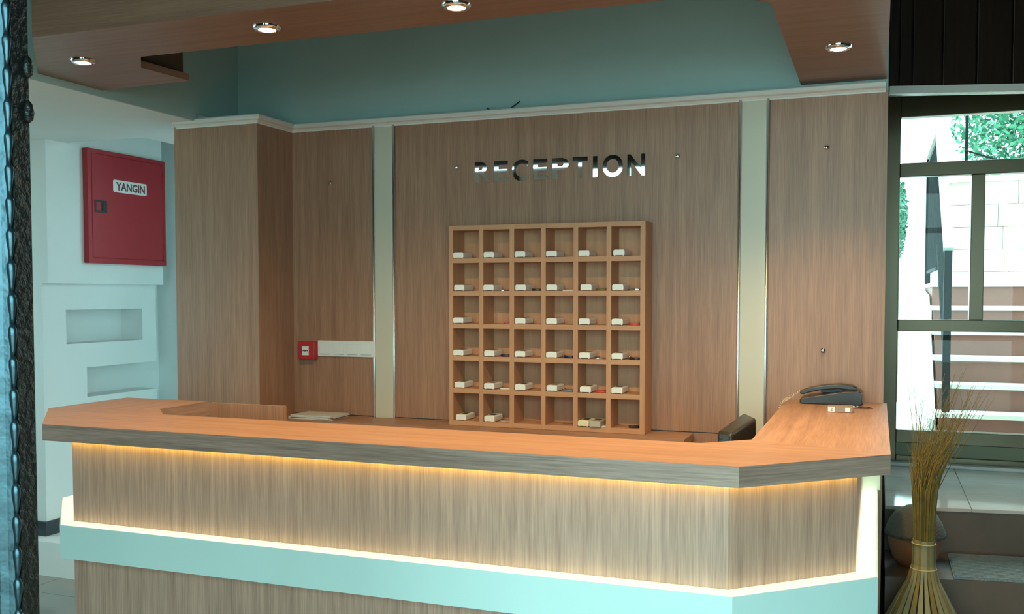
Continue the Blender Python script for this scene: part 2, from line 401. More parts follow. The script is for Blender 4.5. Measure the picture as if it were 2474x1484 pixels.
fr_('rail', 0.109, 2.34, 0.695, 0.770, 0.038); fr_('rail', 0.109, 2.34, 0.575, 0.621, 0.038)
fr_('mullion', 0.484, 0.556, 1.412, 2.234, 0.036); fr_('mullion', 1.45, 1.52, 1.412, 2.234, 0.036)
obj('panel', box(0.109, 2.34, YW-0.02, YW+0.02, 0.621, 0.695), olive_panel, w1)
for x0, x1, z0, z1 in ((0.109, 2.34, 2.313, 2.575), (0.109, 0.484, 1.412, 2.234), (0.556, 1.45, 1.412, 2.234), (1.52, 2.34, 1.412, 2.234), (0.109, 2.34, 0.770, 1.344)):
    obj('pane', box(x0, x1, YW-0.003, YW+0.003, z0, z1), glass, w1)
obj('sill', box(0.03, 2.42, YW-0.11, YW-0.04, 0.57, 0.588), tread_m, w1)

# dark board bulkhead above the right-hand alcove (turned 15 degrees)
bh = thing('wall_alcove_header', '', '', (0.035, 4.98, 2.505), kind='structure')
A15 = R(15); du = Vector((math.cos(A15), math.sin(A15), 0)); dv = Vector((-math.sin(A15), math.cos(A15), 0))
def slab(o, u0, u1, v0, v1, z0, z1):
    o = Vector(o); vs_ = []
    for z in (z0, z1):
        for u, v in ((u0, v0), (u1, v0), (u1, v1), (u0, v1)):
            p = o + du*u + dv*v; vs_.append((p.x, p.y, z))
    return vs_, box(0, 1, 0, 1, 0, 1)[1]
O15 = (0.035, 4.98, 0)
ed = [0.0, 0.045, 0.105, 0.241, 0.396, 0.555]
while ed[-1] < 2.9: ed.append(ed[-1]+0.157)
obj('backing', slab(O15, 0, 2.95, 0.02, 0.05, 2.505, ZT), dark_wood, bh)
for a, c in zip(ed[:-1], ed[1:]):
    obj('board', slab(O15, a+0.003, c-0.003, 0.0, 0.02, 2.545, ZT-0.01), dark_wood, bh, bevel=0.004)
obj('trim', slab(O15, 0, 2.95, -0.012, 0.02, 2.505, 2.541), white_trim, bh)

# ================================================================== CANOPY (soffit) WITH DOWNLIGHTS
cp = thing('ceiling_canopy', 'wood-laminate canopy with recessed downlights hanging above the reception counter', 'canopy', (-1.6, 2.8, ZS))
CO = [(0.022, YB+0.02), (0.022, 2.975), (-0.345, 2.615), (-2.775, 2.615), (-3.2, 3.04), (-3.2, 3.385)]
CI = [(-0.322, YB+0.02), (-0.322, 3.11), (-0.455, 2.968), (-2.615, 2.968), (-2.735, 3.105), (-2.715, 3.365)]
obj('underside_board', ribbon(CO, CI, ZS, ZS+0.028), wood_shaded, cp)
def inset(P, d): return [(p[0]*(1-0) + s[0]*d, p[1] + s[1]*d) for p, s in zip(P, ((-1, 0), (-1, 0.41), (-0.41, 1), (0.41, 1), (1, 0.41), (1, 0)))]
obj('fascia', ribbon(CO, inset(CO, 0.02), ZS+0.028, 2.83), wood_shaded, cp)
obj('inner_fascia', ribbon(inset(CI, -0.03), inset(CI, -0.05), ZS+0.028, 2.83), inner_shade, cp)
def downlight(x, y, label, watts=56, beam=100):
    t = thing('downlight', label, 'downlight', (x, y, ZS), 'canopy downlights')
    obj('trim_ring', lathe([(0.030, -0.012), (0.037, -0.013), (0.046, -0.006), (0.047, 0.0)], (x, y, ZS), 28, cap=False), chrome, t, smooth=True)
    obj('reflector', lathe([(0.031, -0.011), (0.026, -0.002)], (x, y, ZS), 24, cap=False), chrome, t, smooth=True)
    obj('lens', lathe([(0.001, -0.012), (0.020, -0.013), (0.030, -0.009), (0.0305, -0.002)], (x, y, ZS), 24), lamp_em, t, smooth=True)
    l = bpy.data.lights.new('downlight_bulb', 'SPOT'); l.energy = watts; l.color = (1.0, 0.71, 0.34); l.spot_size = R(beam); l.spot_blend = 1.0; l.shadow_soft_size = 0.03
    o = bpy.data.objects.new('downlight_bulb', l); COL.objects.link(o); o.parent = t; o.location = (0, 0, -0.03)
downlight(-2.857, 2.93, 'small chrome downlight glowing at the left corner of the canopy', 34)
downlight(-1.929, 2.79, 'chrome downlight in the canopy front, between the corner lamp and the top edge lamp', 68, 155)
downlight(-1.234, 2.785, 'chrome downlight cut by the top edge of the picture, above the key rack', 68, 155)
downlight(-0.147, 3.73, 'bright downlight in the right arm of the canopy, near the dark board header')
downlight(-0.53, 2.79, 'downlight in the canopy front at its right corner, above the picture', 62, 150)
downlight(-0.147, 3.02, 'downlight in the right arm of the canopy, close to the front')

# ================================================================== RECEPTION COUNTER
rc = thing('reception_counter', 'angled wood-laminate reception counter with white band and glowing strips', 'counter', (-1.5, 2.9, 0))
TO = [(0.04, 4.335), (0.04, 2.937), (-0.336, 2.585), (-2.734, 2.585), (-3.10, 2.965), (-3.10, 3.40)]
TI = [(-0.363, 4.335), (-0.363, 3.093), (-0.50, 2.963), (-2.53, 2.963), (-2.66, 3.095), (-2.66, 3.40)]
ZT0, ZT1 = 1.043, 1.10
topm = ([wood_hd], lambda n, c: 0 if abs(n.z) > 0.7 else 1)
obj('countertop_section', prism([TO[0], TO[1], TI[1], TI[0]], ZT0, ZT1), wood_v, rc, mats=topm)
obj('countertop_section', ribbon(TO[1:5], TI[1:5], ZT0, ZT1), wood_h, rc, mats=topm)
obj('countertop_section', prism([TO[4], TO[5], TI[5], TI[4]], ZT0, ZT1), wood_v, rc, mats=topm)
PB = [(0.012, 4.335), (0.012, 2.985), (-0.358, 2.643), (-2.722, 2.643), (-3.075, 2.995), (-3.075, 3.40)]
PP = [(-0.05, 4.335), (-0.05, 3.01), (-0.378, 2.70), (-2.715, 2.70), (-3.0, 3.005), (-3.0, 3.40)]
PI = [(-0.15, 4.335), (-0.15, 3.06), (-0.42, 2.80), (-2.68, 2.80), (-2.90, 3.06), (-2.90, 3.40)]
ZL0, ZL1 = 0.613, 0.733
obj('front_panel', ribbon(PP, PI, ZL1, ZT0), wood_lit, rc)
obj('white_band', ribbon(PB, PI, ZL0, ZL1-0.001), white_lac, rc)
obj('lower_panel', ribbon(PP, PI, 0.0, ZL0), wood_lit, rc)
obj('end_board', box(-0.06, 0.02, 4.318, 4.335, ZL1+0.003, ZT0-0.006), white_lac, rc)
def lerp(P, Q, t): return [(a[0]+(b[0]-a[0])*t, a[1]+(b[1]-a[1])*t) for a, b in zip(P, Q)]
l0, l1 = lerp(PB, PP, 0.10), lerp(PB, PP, 0.97)
for n_, a, c, mm in (('ledge_light', 2, 4, led_ledge), ('ledge_light', 1, 3, led_ledge), ('ledge_light', 3, 6, led_ledge), ('ledge_light', 0, 2, led_ret)):
    obj(n_, ribbon(l0[a:c], l1[a:c], ZL1-0.001, ZL1+0.002), mm, rc)
u0, u1 = lerp(PP, TO, 0.04), lerp(PP, TO, 0.14)
obj('led_strip', ribbon(u0[0:5], u1[0:5], ZT0-0.005, ZT0), led_warm, rc)
obj('end_panel', box(-2.66, -2.29, 3.40, 3.422, 0.0, 1.094), wood_v, rc)

# back counter along the wall
bc = thing('back_counter', 'low wooden ledge counter along the wall under the key rack', 'counter', (-1.8, 4.2, 0))
obj('top', box(-2.853, -0.766, 4.112, YB-0.012, 0.905, 0.935), wood_h, bc)
obj('body', box(-2.853, -0.775, 4.14, YB-0.012, 0.0, 0.905), wood_v, bc)
obj('painted_shade_strip', box(-2.853, -0.775, 4.13, 4.14, 0.885, 0.905), black_plastic, bc)  # solid black strip standing in for the shadow under the ledge top

# ================================================================== KEY RACK
RX0, RX1, RZ0, RZ1, RYF = -1.903, -0.958, 0.936, 1.879, 4.20
kr = thing('key_rack', 'wooden pigeonhole key rack with six rows of six cubbyholes', 'key rack', ((RX0+RX1)/2, RYF, RZ0))
BT = 0.022
px = [RX0 + (RX1-RX0-BT)*i/6 for i in range(7)]
pz = [RZ0 + (RZ1-RZ0-BT)*i/6 for i in range(7)]
for i, x in enumerate(px):
    obj('side_board' if i in (0, 6) else 'divider', box(x, x+BT, RYF, YB-0.001, RZ0, RZ1), wood_rv, kr)
for j, z in enumerate(pz):
    for i in range(6):
        obj('shelf', box(px[i]+BT, px[i+1], RYF+0.0006, YB-0.004, z, z+BT), wood_r, kr)
obj('back_panel', box(RX0+BT, RX1-BT, YB-0.004, YB-0.001, RZ0+BT, RZ1-BT), wood_rv, kr)
# key fobs
FW, FH, FD = 0.052, 0.029, 0.11
def fob_parts(root, m, w=FW, h=FH, d=FD):
    prof = [(0.006, 0), (0.010, 0.003), (w-0.010, 0.003), (w-0.006, 0), (w, 0.005), (w, h-0.005), (w-0.005, h), (0.005, h), (0, h-0.005), (0, 0.005)]
    return prism_y(prof, 0, d)
proto = {}
def make_fob(loc, label, m, key):
    r = thing('key_fob', label, 'key fob', loc, 'key fobs in the rack')
    if key not in proto:
        o = obj('body', tuple(fob_parts(None, m)), m, None, bevel=0.002); a = o.data
        o2 = obj('top_slot', box(0.012, FW-0.012, 0.035, 0.085, FH-0.001, FH+0.0006), dark_plate, None)
        o3 = obj('ring', torus((FW*0.72, FD+0.004, 0.0132), 0.011, 0.0014, 'x', 16, 6), chrome, None, smooth=True)
        proto[key] = (a, o2.data, o3.data)
        for q in (o, o2, o3): bpy.data.objects.remove(q)
    for nm, me in zip(('body', 'top_slot', 'ring'), proto[key]):
        o = bpy.data.objects.new(nm, me); COL.objects.link(o); o.parent = r
        if nm == 'body':
            b = o.modifiers.new('bevel', 'BEVEL'); b.width = 0.002; b.segments = 2
    return r
ORD = ['first', 'second', 'third', 'fourth', 'fifth', 'sixth']
ROW = ['top', 'second', 'third', 'fourth', 'fifth', 'bottom']
def cell(r, c):          # lower left front corner of the opening (row 0 on top, column 0 at left)
    return px[c]+BT, RYF, pz[5-r]+BT
nofob = {(2, 1), (5, 2), (5, 3), (5, 5)}
for r_ in range(6):
    for c_ in range(6):
        if (r_, c_) in nofob: continue
        x, y, z = cell(r_, c_)
        dx = 0.001 + random.uniform(0, 0.004)
        if (r_, c_) in ((1, 4), (4, 4), (0, 5), (5, 0)): dx += 0.008
        if (r_, c_) == (5, 4):
            make_fob((x+0.002, y-0.006, z), 'yellowed key fob in the bottom row of the rack, fifth cubbyhole', fob_cream, 'cream')
            make_fob((x+0.057, y-0.012, z), 'greyish see-through key fob beside the yellowed one, bottom row', fob_grey, 'grey'); continue
        dy = random.uniform(-0.006, 0.006)
        make_fob((x+dx, y+dy, z), f'white key fob in the {ROW[r_]} row of the key rack, {ORD[c_]} cubbyhole from left', fob_white, 'white')
# keys and tags at the right of some cells
KM = {'dark': black_plastic, 'navy': mat('navy_plastic', (0.012, 0.016, 0.07), 0.4), 'olive': mat('olive_plastic', (0.16, 0.13, 0.02), 0.5),
      'red': mat('bright_red_tag', (0.62, 0.07, 0.04), 0.4), 'grey': mat('grey_tag', (0.42, 0.42, 0.42), 0.5), 'slate': mat('slate_tag', (0.16, 0.22, 0.24), 0.5),
      'white': label_w, 'silver': alu, 'pink': mat('dull_red_tag', (0.28, 0.11, 0.08), 0.5)}
def key(loc, rot, col, label, tagshape='key'):
    r = thing('key' if tagshape == 'key' else 'key_tag', label, 'key' if tagshape == 'key' else 'tag', loc, 'keys and tags in the rack')
    def place(vf, h0):
        v, f = vf; cs, sn = math.cos(rot), math.sin(rot)
        return [(loc[0]+x*cs-y*sn, loc[1]+x*sn+y*cs, loc[2]+z+h0) for x, y, z in v], f
    if tagshape == 'key':
        bow = [(0.011*math.cos(a), 0.013*math.sin(a)) for a in [k*math.pi/8 for k in range(16)]]
        obj('bow', place(prism(bow, 0, 0.006), 0), KM[col], r)
        bl = [(0.010, -0.004), (0.045, -0.004), (0.048, 0), (0.045, 0.003), (0.040, 0.001), (0.034, 0.004), (0.028, 0.002), (0.022, 0.004), (0.010, 0.004)]
        obj('blade', place(prism(bl, 0.0012, 0.0042), 0), alu, r)
    elif tagshape == 'oval':
        ov = [(0.026*math.cos(a), 0.016*math.sin(a)) for a in [k*math.pi/10 for k in range(20)]]
        obj('plate', place(prism(ov, 0, 0.010), 0), KM[col], r, bevel=0.002)
        obj('ring', place(torus((0.024, 0.004, 0.012), 0.009, 0.0012, 'z', 14, 6), 0), chrome, r, smooth=True)
    else:
        obj('plate', place(prism([(-0.028, -0.011), (0.022, -0.011), (0.028, -0.005), (0.028, 0.005), (0.022, 0.011), (-0.028, 0.011)], 0, 0.005), 0), KM[col], r)
        obj('eyelet', place(torus((0.021, 0, 0.006), 0.0035, 0.001, 'z', 12, 6), 0), chrome, r, smooth=True)
KEYS = [(1, 1, 'dark', 'key'), (1, 2, 'dark', 'oval'), (1, 3, 'white', 'flat'), (1, 4, 'olive', 'oval'), (1, 5, 'silver', 'oval'), (2, 1, 'red', 'flat'), (2, 5, 'red', 'oval'),
        (3, 1, 'navy', 'oval'), (3, 3, 'navy', 'oval'), (3, 4, 'silver', 'key'), (3, 5, 'dark', 'oval'), (4, 1, 'white', 'flat'), (4, 3, 'slate', 'oval'), (4, 4, 'red', 'oval'),
        (5, 1, 'grey', 'flat'), (5, 3, 'pink', 'flat'), (5, 4, 'white', 'flat'), (5, 5, 'dark', 'oval')]
NM = {'dark': 'black', 'navy': 'navy blue', 'olive': 'olive green', 'red': 'red', 'grey': 'grey', 'slate': 'slate blue', 'white': 'white', 'silver': 'silvery', 'pink': 'dull red'}
for r_, c_, col, sh in KEYS:
    x, y, z = cell(r_, c_); w = px[1]-px[0]-BT
    yy = y+0.045 if (r_, c_) != (2, 1) else y+0.10
    xx = x+w-0.034 if (r_, c_) != (5, 4) else x+w-0.016
    nm = 'key' if sh == 'key' else ('oval key tag' if sh == 'oval' else 'flat key tag')
    key((xx, yy, z), R(random.choice([8, 20, 170, 195])) if (r_, c_) != (5, 4) else R(95), col, f'{NM[col]} {nm} lying in the {ROW[r_]} row of the rack, {ORD[c_]} cubbyhole', sh)
for r_, c_, col in ((1, 2, 'white'), (1, 3, 'dark'), (3, 4, 'dark'), (3, 5, 'silver'), (3, 1, 'dark'), (1, 5, 'dark')):
    x, y, z = cell(r_, c_); w = px[1]-px[0]-BT
    key((x+w-0.062, y+0.085, z), R(random.choice([15, 160, 185])), col, f'{NM[col]} door key behind the tag in the {ROW[r_]} row, {ORD[c_]} cubbyhole', 'key')

# ================================================================== SIGN, STUDS, SWITCHES, ALARM ON THE BACK WALL
sg = thing('reception_sign', 'mirror-polished metal letters reading RECEPTION on the wood wall', 'sign', (-1.41, YB, 2.09))
SZ0, SZ1 = 2.093, 2.190
spans = [('R', 348, 500), ('E', 532, 668), ('C', 705, 862), ('E', 910, 1050), ('P', 1095, 1252), ('T', 1290, 1435), ('I', 1487, 1530), ('O', 1580, 1775), ('N', 1818, 1988)]
for ch, a, c in spans:
    xa, xb = ony(1060+a/3.99, 405, YB-0.012).x, ony(1060+c/3.99, 405, YB-0.012).x
    ov = 0.002 if ch in 'CO' else 0.0
    v, f = fit_text(ch, lambda u, v_, w: (xa+(xb-xa)*u, YB-0.0005-0.012*w, SZ0-ov+(SZ1-SZ0+2*ov)*v_), bold=0.026)
    obj('letter', (v, f), chrome, sg)
for (x, y), lb in (((797, 442), 'chrome stud on the left wood panel above the switches'), ((1103, 404), 'chrome stud left of the RECEPTION letters'), ((1637, 377), 'chrome stud right of the RECEPTION letters'), ((1997, 356), 'upper chrome stud on the right wood panel'), ((1988, 847), 'lower chrome stud on the right wood panel, above the telephone')):
    p = ony(x, y, YB-0.008)
    v, f = lathe([(0.0115, 0.0), (0.0115, 0.006), (0.009, 0.011), (0.004, 0.0135), (0.0005, 0.014)], (0, 0, 0), 20)
    o = obj('wall_stud', ([(p.x+a, YB-0.0002-c, p.z+b_) for a, b_, c in v], [tuple(reversed(q)) for q in f]), chrome, smooth=True)
    tag(o, lb, 'stud', 'chrome wall studs')
sw = thing('light_switch', 'white four-gang light switch plate on the wood wall beside the red call point', 'switch', (-2.54, YB, 1.24))
obj('plate', box(-2.706, -2.372, YB-0.011, YB-0.0005, 1.238, 1.320), white_plastic, sw, bevel=0.004)
for i in range(4):
    x = -2.696 + i*0.0795
    vf = prism([(0, 0)], 0, 0) if False else None
    yz = [(YB-0.011, 1.250), (YB-0.019, 1.252), (YB-0.013, 1.306), (YB-0.011, 1.308)]
    v = [(x+0.008, a, b_) for a, b_ in yz] + [(x+0.066, a, b_) for a, b_ in yz]
    obj('rocker', (v, [(0, 1, 2, 3), (7, 6, 5, 4), (0, 4, 5, 1), (1, 5, 6, 2), (2, 6, 7, 3), (3, 7, 4, 0)]), white_plastic, sw, bevel=0.0025)
fa = thing('fire_call_point', 'red square fire alarm call point left of the light switches', 'fire alarm', (-2.755, YB, 1.22))
obj('housing', box(-2.803, -2.709, YB-0.042, YB-0.0005, 1.222, 1.314), red_plastic, fa, bevel=0.004)
pw = obj('push_window', box(-2.778, -2.738, YB-0.046, YB-0.042, 1.243, 1.290), white_plastic, fa, bevel=0.001)
for dx in (-0.012, 0.0, 0.012):
    rr = 0.0035 if dx else 0.0045
    obj('printed_dot', prism_y([(-2.758+dx+rr*math.cos(k*math.pi/6), 1.267+rr*math.sin(k*math.pi/6)) for k in range(12)], YB-0.0466, YB-0.046), black_plastic, pw)
# cable stubs above the moulding
for pts, lb in ((((1176, 262), (1186, 268), (1196, 271), (1206, 272)), 'short black cable end poking over the moulding, the left one'), (((1222, 268), (1230, 266), (1240, 258), (1256, 246)), 'black cable end rising over the moulding above the letters, the right one')):
    P = [ony(x, y, YB+0.008) for x, y in pts]; P = [p + Vector((0, 0, 0.002)) for p in P]
    o = obj('cable', tube([P[0]+Vector((0, 0, 0))] + P[1:] if pts[0][0] < 1200 else P, 0.0032, 6), black_plastic, smooth=True); tag(o, lb, 'cable', 'cable ends over the moulding')

# newspapers on the back counter
npp = thing('newspaper', 'folded grey newspapers lying on the back counter at the left', 'newspaper', (-2.62, 4.22, 0.935))
def rect_rot(cx, cy, w, d, a):
    return [(cx+x*math.cos(a)-y*math.sin(a), cy+x*math.sin(a)+y*math.cos(a)) for x, y in ((-w/2, -d/2), (w/2, -d/2), (w/2, d/2), (-w/2, d/2))]
for k, (cx, a, w) in enumerate(((-2.635, 1, 0.25), (-2.640, -3, 0.24), (-2.625, 4, 0.25), (-2.63, -1, 0.235))):
    obj('sheet', prism(rect_rot(cx, 4.222, w, 0.165, R(a)), 0.935+0.005*k, 0.9395+0.005*k), paper, npp)

# ================================================================== THINGS ON THE COUNTER
ph = thing('telephone', 'black corded desk telephone at the wall end of the counter', 'telephone', (-0.18, 4.25, 1.10))
obj('base', prism_y([(-0.298, 1.1005), (-0.060, 1.1005), (-0.054, 1.110), (-0.056, 1.152), (-0.066, 1.160), (-0.12, 1.156), (-0.20, 1.142), (-0.285, 1.126), (-0.300, 1.118)], 4.195, 4.325), black_plastic, ph, bevel=0.004)
hs = [(-0.300, 1.140), (-0.299, 1.153), (-0.26, 1.168), (-0.20, 1.181), (-0.14, 1.187), (-0.09, 1.181), (-0.072, 1.172), (-0.072, 1.163), (-0.10, 1.162), (-0.15, 1.166), (-0.21, 1.160), (-0.26, 1.148), (-0.285, 1.139)]
obj('handset', prism_y(hs, 4.20, 4.252), black_plastic, ph, bevel=0.005)
obj('keypad', prism([(-0.22, 4.262), (-0.09, 4.262), (-0.09, 4.318), (-0.22, 4.318)], 1.1455, 1.160), dark_plate, ph)
c0 = [Vector(p) for p in ((-0.298, 4.225, 1.146), (-0.325, 4.215, 1.132), (-0.345, 4.19, 1.117), (-0.358, 4.16, 1.112), (-0.370, 4.14, 1.100), (-0.376, 4.13, 1.07))]
pts = []
for i in range(len(c0)-1):
    for k in range(40):
        t = k/40; p = c0[i].lerp(c0[i+1], t); a = (i*40+k)*2*math.pi/13
        d = (c0[i+1]-c0[i]).normalized(); u = d.cross(Vector((0, 0, 1))).normalized(); w_ = u.cross(d)
        pts.append(p + (u*math.cos(a)+w_*math.sin(a))*0.0055 + Vector((0, 0, 0.004)))
obj('coiled_cord', tube(pts, 0.0014, 5), cord_m, ph, smooth=True)
pk = thing('carton', 'small brown carton with white stickers lying in front of the telephone', 'box', (-0.13, 3.96, 1.10))
obj('body', box(-0.178, -0.084, 3.925, 3.985, 1.1005, 1.124), pack_m, pk, bevel=0.002)
obj('sticker', box(-0.175, -0.150, 3.9242, 3.925, 1.103, 1.122), label_w, pk)
obj('sticker', box(-0.112, -0.094, 3.9242, 3.925, 1.104, 1.120), label_w, pk)
v, f = fit_text('2', lambda u, v_, w: (-0.166+0.008*u, 3.9242-0.0004*w, 1.106+0.012*v_)); obj('printed_digit', (v, f), maroon, pk)
pe = thing('pen', 'black pen with pale cap lying behind the small carton', 'pen', (-0.05, 4.09, 1.10))
obj('barrel', tube([(-0.068, 4.088, 1.1055), (-0.030, 4.092, 1.105), (-0.012, 4.094, 1.103)], [0.0045, 0.004, 0.0012], 10), black_plastic, pe, smooth=True)
obj('cap', tube([(-0.100, 4.085, 1.106), (-0.068, 4.088, 1.106)], 0.0055, 10), alu, pe, smooth=True)

# office chair behind the counter, seen from its side
oc = thing('office_chair', 'black padded office chair behind the counter, only its backrest showing', 'chair', (-0.72, 3.78, 0))
def padded(pts, t):
    return prism(pts, 0, t)
bt = [(-0.552, 3.617, 1.050), (-0.491, 3.570, 1.050), (-0.437, 3.870, 1.074), (-0.507, 4.030, 1.076)]
v = bt + [(x, y, 0.84) for x, y, z in bt] + [(x-0.02, y*0.8+0.2*3.78, 0.60) for x, y, z in bt]
f = [(0, 1, 2, 3), (11, 10, 9, 8)] + [(4+i, 4+(i+1) % 4, (i+1) % 4, i) for i in range(4)] + [(8+i, 8+(i+1) % 4, 4+(i+1) % 4, 4+i) for i in range(4)]
o = obj('backrest', (v, f), black_leather, oc, smooth=True, bevel=0.016); o.modifiers['bevel'].segments = 4
obj('seat', box(-1.02, -0.54, 3.54, 4.02, 0.43, 0.52), black_leather, oc, bevel=0.03)
obj('back_bracket', tube([(-0.51, 3.78, 0.62), (-0.50, 3.78, 0.48), (-0.56, 3.78, 0.42), (-0.72, 3.78, 0.41)], 0.02, 8), dark_plate, oc)
obj('stem', tube([(-0.78, 3.78, 0.10), (-0.78, 3.78, 0.43)], 0.025, 12), chrome, oc)
for k in range(5):
    a = 2*math.pi*k/5 + 0.3; e = (-0.78+0.24*math.cos(a), 3.78+0.24*math.sin(a))
    lg = obj('leg', tube([(-0.78, 3.78, 0.10), (e[0], e[1], 0.065)], [0.022, 0.014], 8), black_plastic, oc)
    obj('caster', torus((e[0], e[1], 0.028), 0.018, 0.010, 'x', 14, 8), black_plastic, lg, smooth=True)

# ================================================================== FIRE CABINET
fc = thing('fire_cabinet', 'red metal fire cabinet with YANGIN label on the white left wall', 'fire cabinet', (XU, 4.755, 1.74))
CX = -4.30; cy0, cy1, cz0, cz1 = 4.43, 5.083, 1.741, 2.409
obj('box', box(XU+0.0005, CX-0.006, cy0, cy1, cz0, cz1), red_paint, fc, bevel=0.004)
fr4 = [box(CX-0.006, CX, cy0, cy0+0.028, cz0, cz1), box(CX-0.006, CX, cy1-0.022, cy1, cz0, cz1), box(CX-0.006, CX, cy0+0.028, cy1-0.022, cz0, cz0+0.03), box(CX-0.006, CX, cy0+0.028, cy1-0.022, cz1-0.024, cz1)]
obj('frame', join(*fr4), red_paint, fc)
dr = obj('door', box(CX-0.006, CX+0.001, cy0+0.031, cy1-0.025, cz0+0.034, cz1-0.027), red_paint, fc, bevel=0.0015)
lp = []
def rrect(y0, y1, z0, z1, r):
    q = []
    for cy_, cz_, a0 in ((y1-r, z1-r, 0), (y0+r, z1-r, 90), (y0+r, z0+r, 180), (y1-r, z0+r, 270)):
        q += [(cy_+r*math.cos(R(a0+k*22.5)), cz_+r*math.sin(R(a0+k*22.5))) for k in range(5)]
    return q
q = rrect(4.627, 4.912, 2.172, 2.246, 0.012); nq = len(q)
lb_ = obj('label_plate', ([(CX+0.001, a, b_) for a, b_ in q] + [(CX+0.0025, a, b_) for a, b_ in q], [tuple(range(nq-1, -1, -1)), tuple(range(nq, 2*nq))] + [(i, (i+1) % nq, nq+(i+1) % nq, nq+i) for i in range(nq)]), label_w, dr)
v, f = fit_text('YANGIN', lambda u, v_, w: (CX+0.0025+0.0008*w, 4.650+0.245*u, 2.184+0.050*v_), bold=0.03); obj('lettering', (v, f), maroon, dr)
hd = obj('handle', join(box(CX+0.001, CX+0.005, 4.478, 4.572, 2.040, 2.052), box(CX+0.001, CX+0.005, 4.478, 4.572, 2.100, 2.112), box(CX+0.001, CX+0.005, 4.478, 4.488, 2.052, 2.100), box(CX+0.001, CX+0.005, 4.562, 4.572, 2.052, 2.100)), dark_plate, dr)
obj('grip', prism([(CX+0.001, 4.530), (CX+0.012, 4.536), (CX+0.012, 4.562), (CX+0.001, 4.562)], 2.050, 2.102), black_plastic, dr)
for z0 in (1.81, 2.27):
    obj('hinge', tube([(CX+0.001, cy1-0.023, z0), (CX+0.001, cy1-0.023, z0+0.075)], 0.005, 8), red_paint, fc, smooth=True)

# ================================================================== CARVED FRAME AT THE LEFT EDGE
cf = thing('carved_frame', 'tall carved frame with fluted silvery face and scalloped dark edge, at left edge', 'frame', (-1.48, 1.22, 0))
obj('core', box(-1.64, -1.333, 1.214, 1.247, 0.0, 2.35), black_lac, cf)
prof = [(-1.64, 1.214)]
for k in range(0, 31):
    x = -1.64 + 0.301*k/30
    prof.append((x, 1.204 - 0.006*math.sin(k*1.25) - 0.003*math.sin(k*0.61)))
prof.append((-1.339, 1.214))
obj('fluted_face', prism(prof, 0.0, 2.35), steel_blue, cf, smooth=False)
sc_me = None
for k in range(44):
    z = 0.02 + k*0.053
    if sc_me is None:
        v, f = lathe([(0.003, 0), (0.0045, 0.008), (0.0065, 0.020), (0.0085, 0.034), (0.0085, 0.043), (0.004, 0.0528)], (0, 0, 0), 10)
        o = obj('scallop', ([(x*0.95, y*0.8, z_) for x, y, z_ in v], f), steel_blue, cf, smooth=True); o.data.transform(Matrix.Translation(cf.location)); sc_me = o.data
    else:
        o = bpy.data.objects.new('scallop', sc_me); COL.objects.link(o); o.parent = cf
    o.location = Vector((-1.3395, 1.2105, z)) - cf.location
for zc in (at(90, 165, 1.62).z, at(86, 272, 1.62).z):
    obj('carved_scroll', lathe([(0.001, -0.018), (0.007, -0.012), (0.009, 0.0), (0.006, 0.014), (0.001, 0.02)], (-1.331, 1.244, zc), 12), black_lac, cf, smooth=True)

# ================================================================== RIGHT: STEPS, MAT, POT, REED SHEAF
es = thing('entrance_steps', 'dark stone steps rising to the glazed door on the right', 'steps', (1.0, 4.6, 0))
TA = math.tan(R(9.2))
def stepslab(y0, z0, z1, nm, m, x0=0.045):
    return obj(nm, prism([(x0, y0+TA*x0), (2.98, y0+TA*2.98), (2.98, YW-0.055), (x0, YW-0.055)], z0, z1), m, es)
stepslab(3.93, 0.0, 0.18, 'step', stone_brown); stepslab(4.362, 0.18, 0.36, 'step', stone_brown); st3 = stepslab(4.822, 0.36, 0.555, 'step', stone_brown)
nx, ny = 7, 3
for i in range(nx):
    for j in range(ny):
        xs = [0.045 + 2.6*k/nx + (0.002 if k == i else -0.002) for k in (i, i+1)]
        q = []
        for x, s in ((xs[0], 0), (xs[1], 0), (xs[1], 1), (xs[0], 1)):
            yf = 4.812 + TA*x; yb = YW-0.115; t = (j+s)/ny
            q.append((x, yf+(yb-yf)*t + (0.002 if s == 0 else -0.002)))
        obj('tile', prism(q, 0.555, 0.57), stone_pol, st3)
dm = thing('door_mat', 'wet-looking ribbed rubber mat lying on the step below the door', 'mat', (0.9, 4.65, 0.36))
def sheared(x0, x1, d0, d1, base): return [(x0, base+TA*x0+d0), (x1, base+TA*x1+d0), (x1, base+TA*x1+d1), (x0, base+TA*x0+d1)]
obj('pad', prism(sheared(0.315, 1.5, 0.01, 0.42, 4.362), 0.3605, 0.368), mat_rubber, dm)
for k in range(20):
    obj('rib', prism(sheared(0.32, 1.495, 0.016+k*0.020, 0.026+k*0.020, 4.362), 0.368, 0.372), mat_rubber, dm)
pt = thing('covered_pot', 'terracotta pot with grey woven cover behind the dried reed sheaf', 'pot', (0.168, 4.60, 0.36))
obj('pot', lathe([(0.070, 0.0), (0.095, 0.04), (0.112, 0.10), (0.115, 0.14), (0.108, 0.155)], (0.168, 4.60, 0.3605), 28), terracotta, pt, smooth=True)
obj('woven_cover', lathe([(0.126, 0.135), (0.127, 0.150), (0.112, 0.19), (0.085, 0.235), (0.04, 0.262), (0.002, 0.268)], (0.168, 4.60, 0.36), 28), woven_grey, pt, smooth=True)
SX, SY, SZ = 0.185, 4.16, 0.18
sh = thing('reed_sheaf', 'tied sheaf of dried reeds standing flared on the steps beside the counter', 'reed sheaf', (SX, SY, SZ))
blades = []
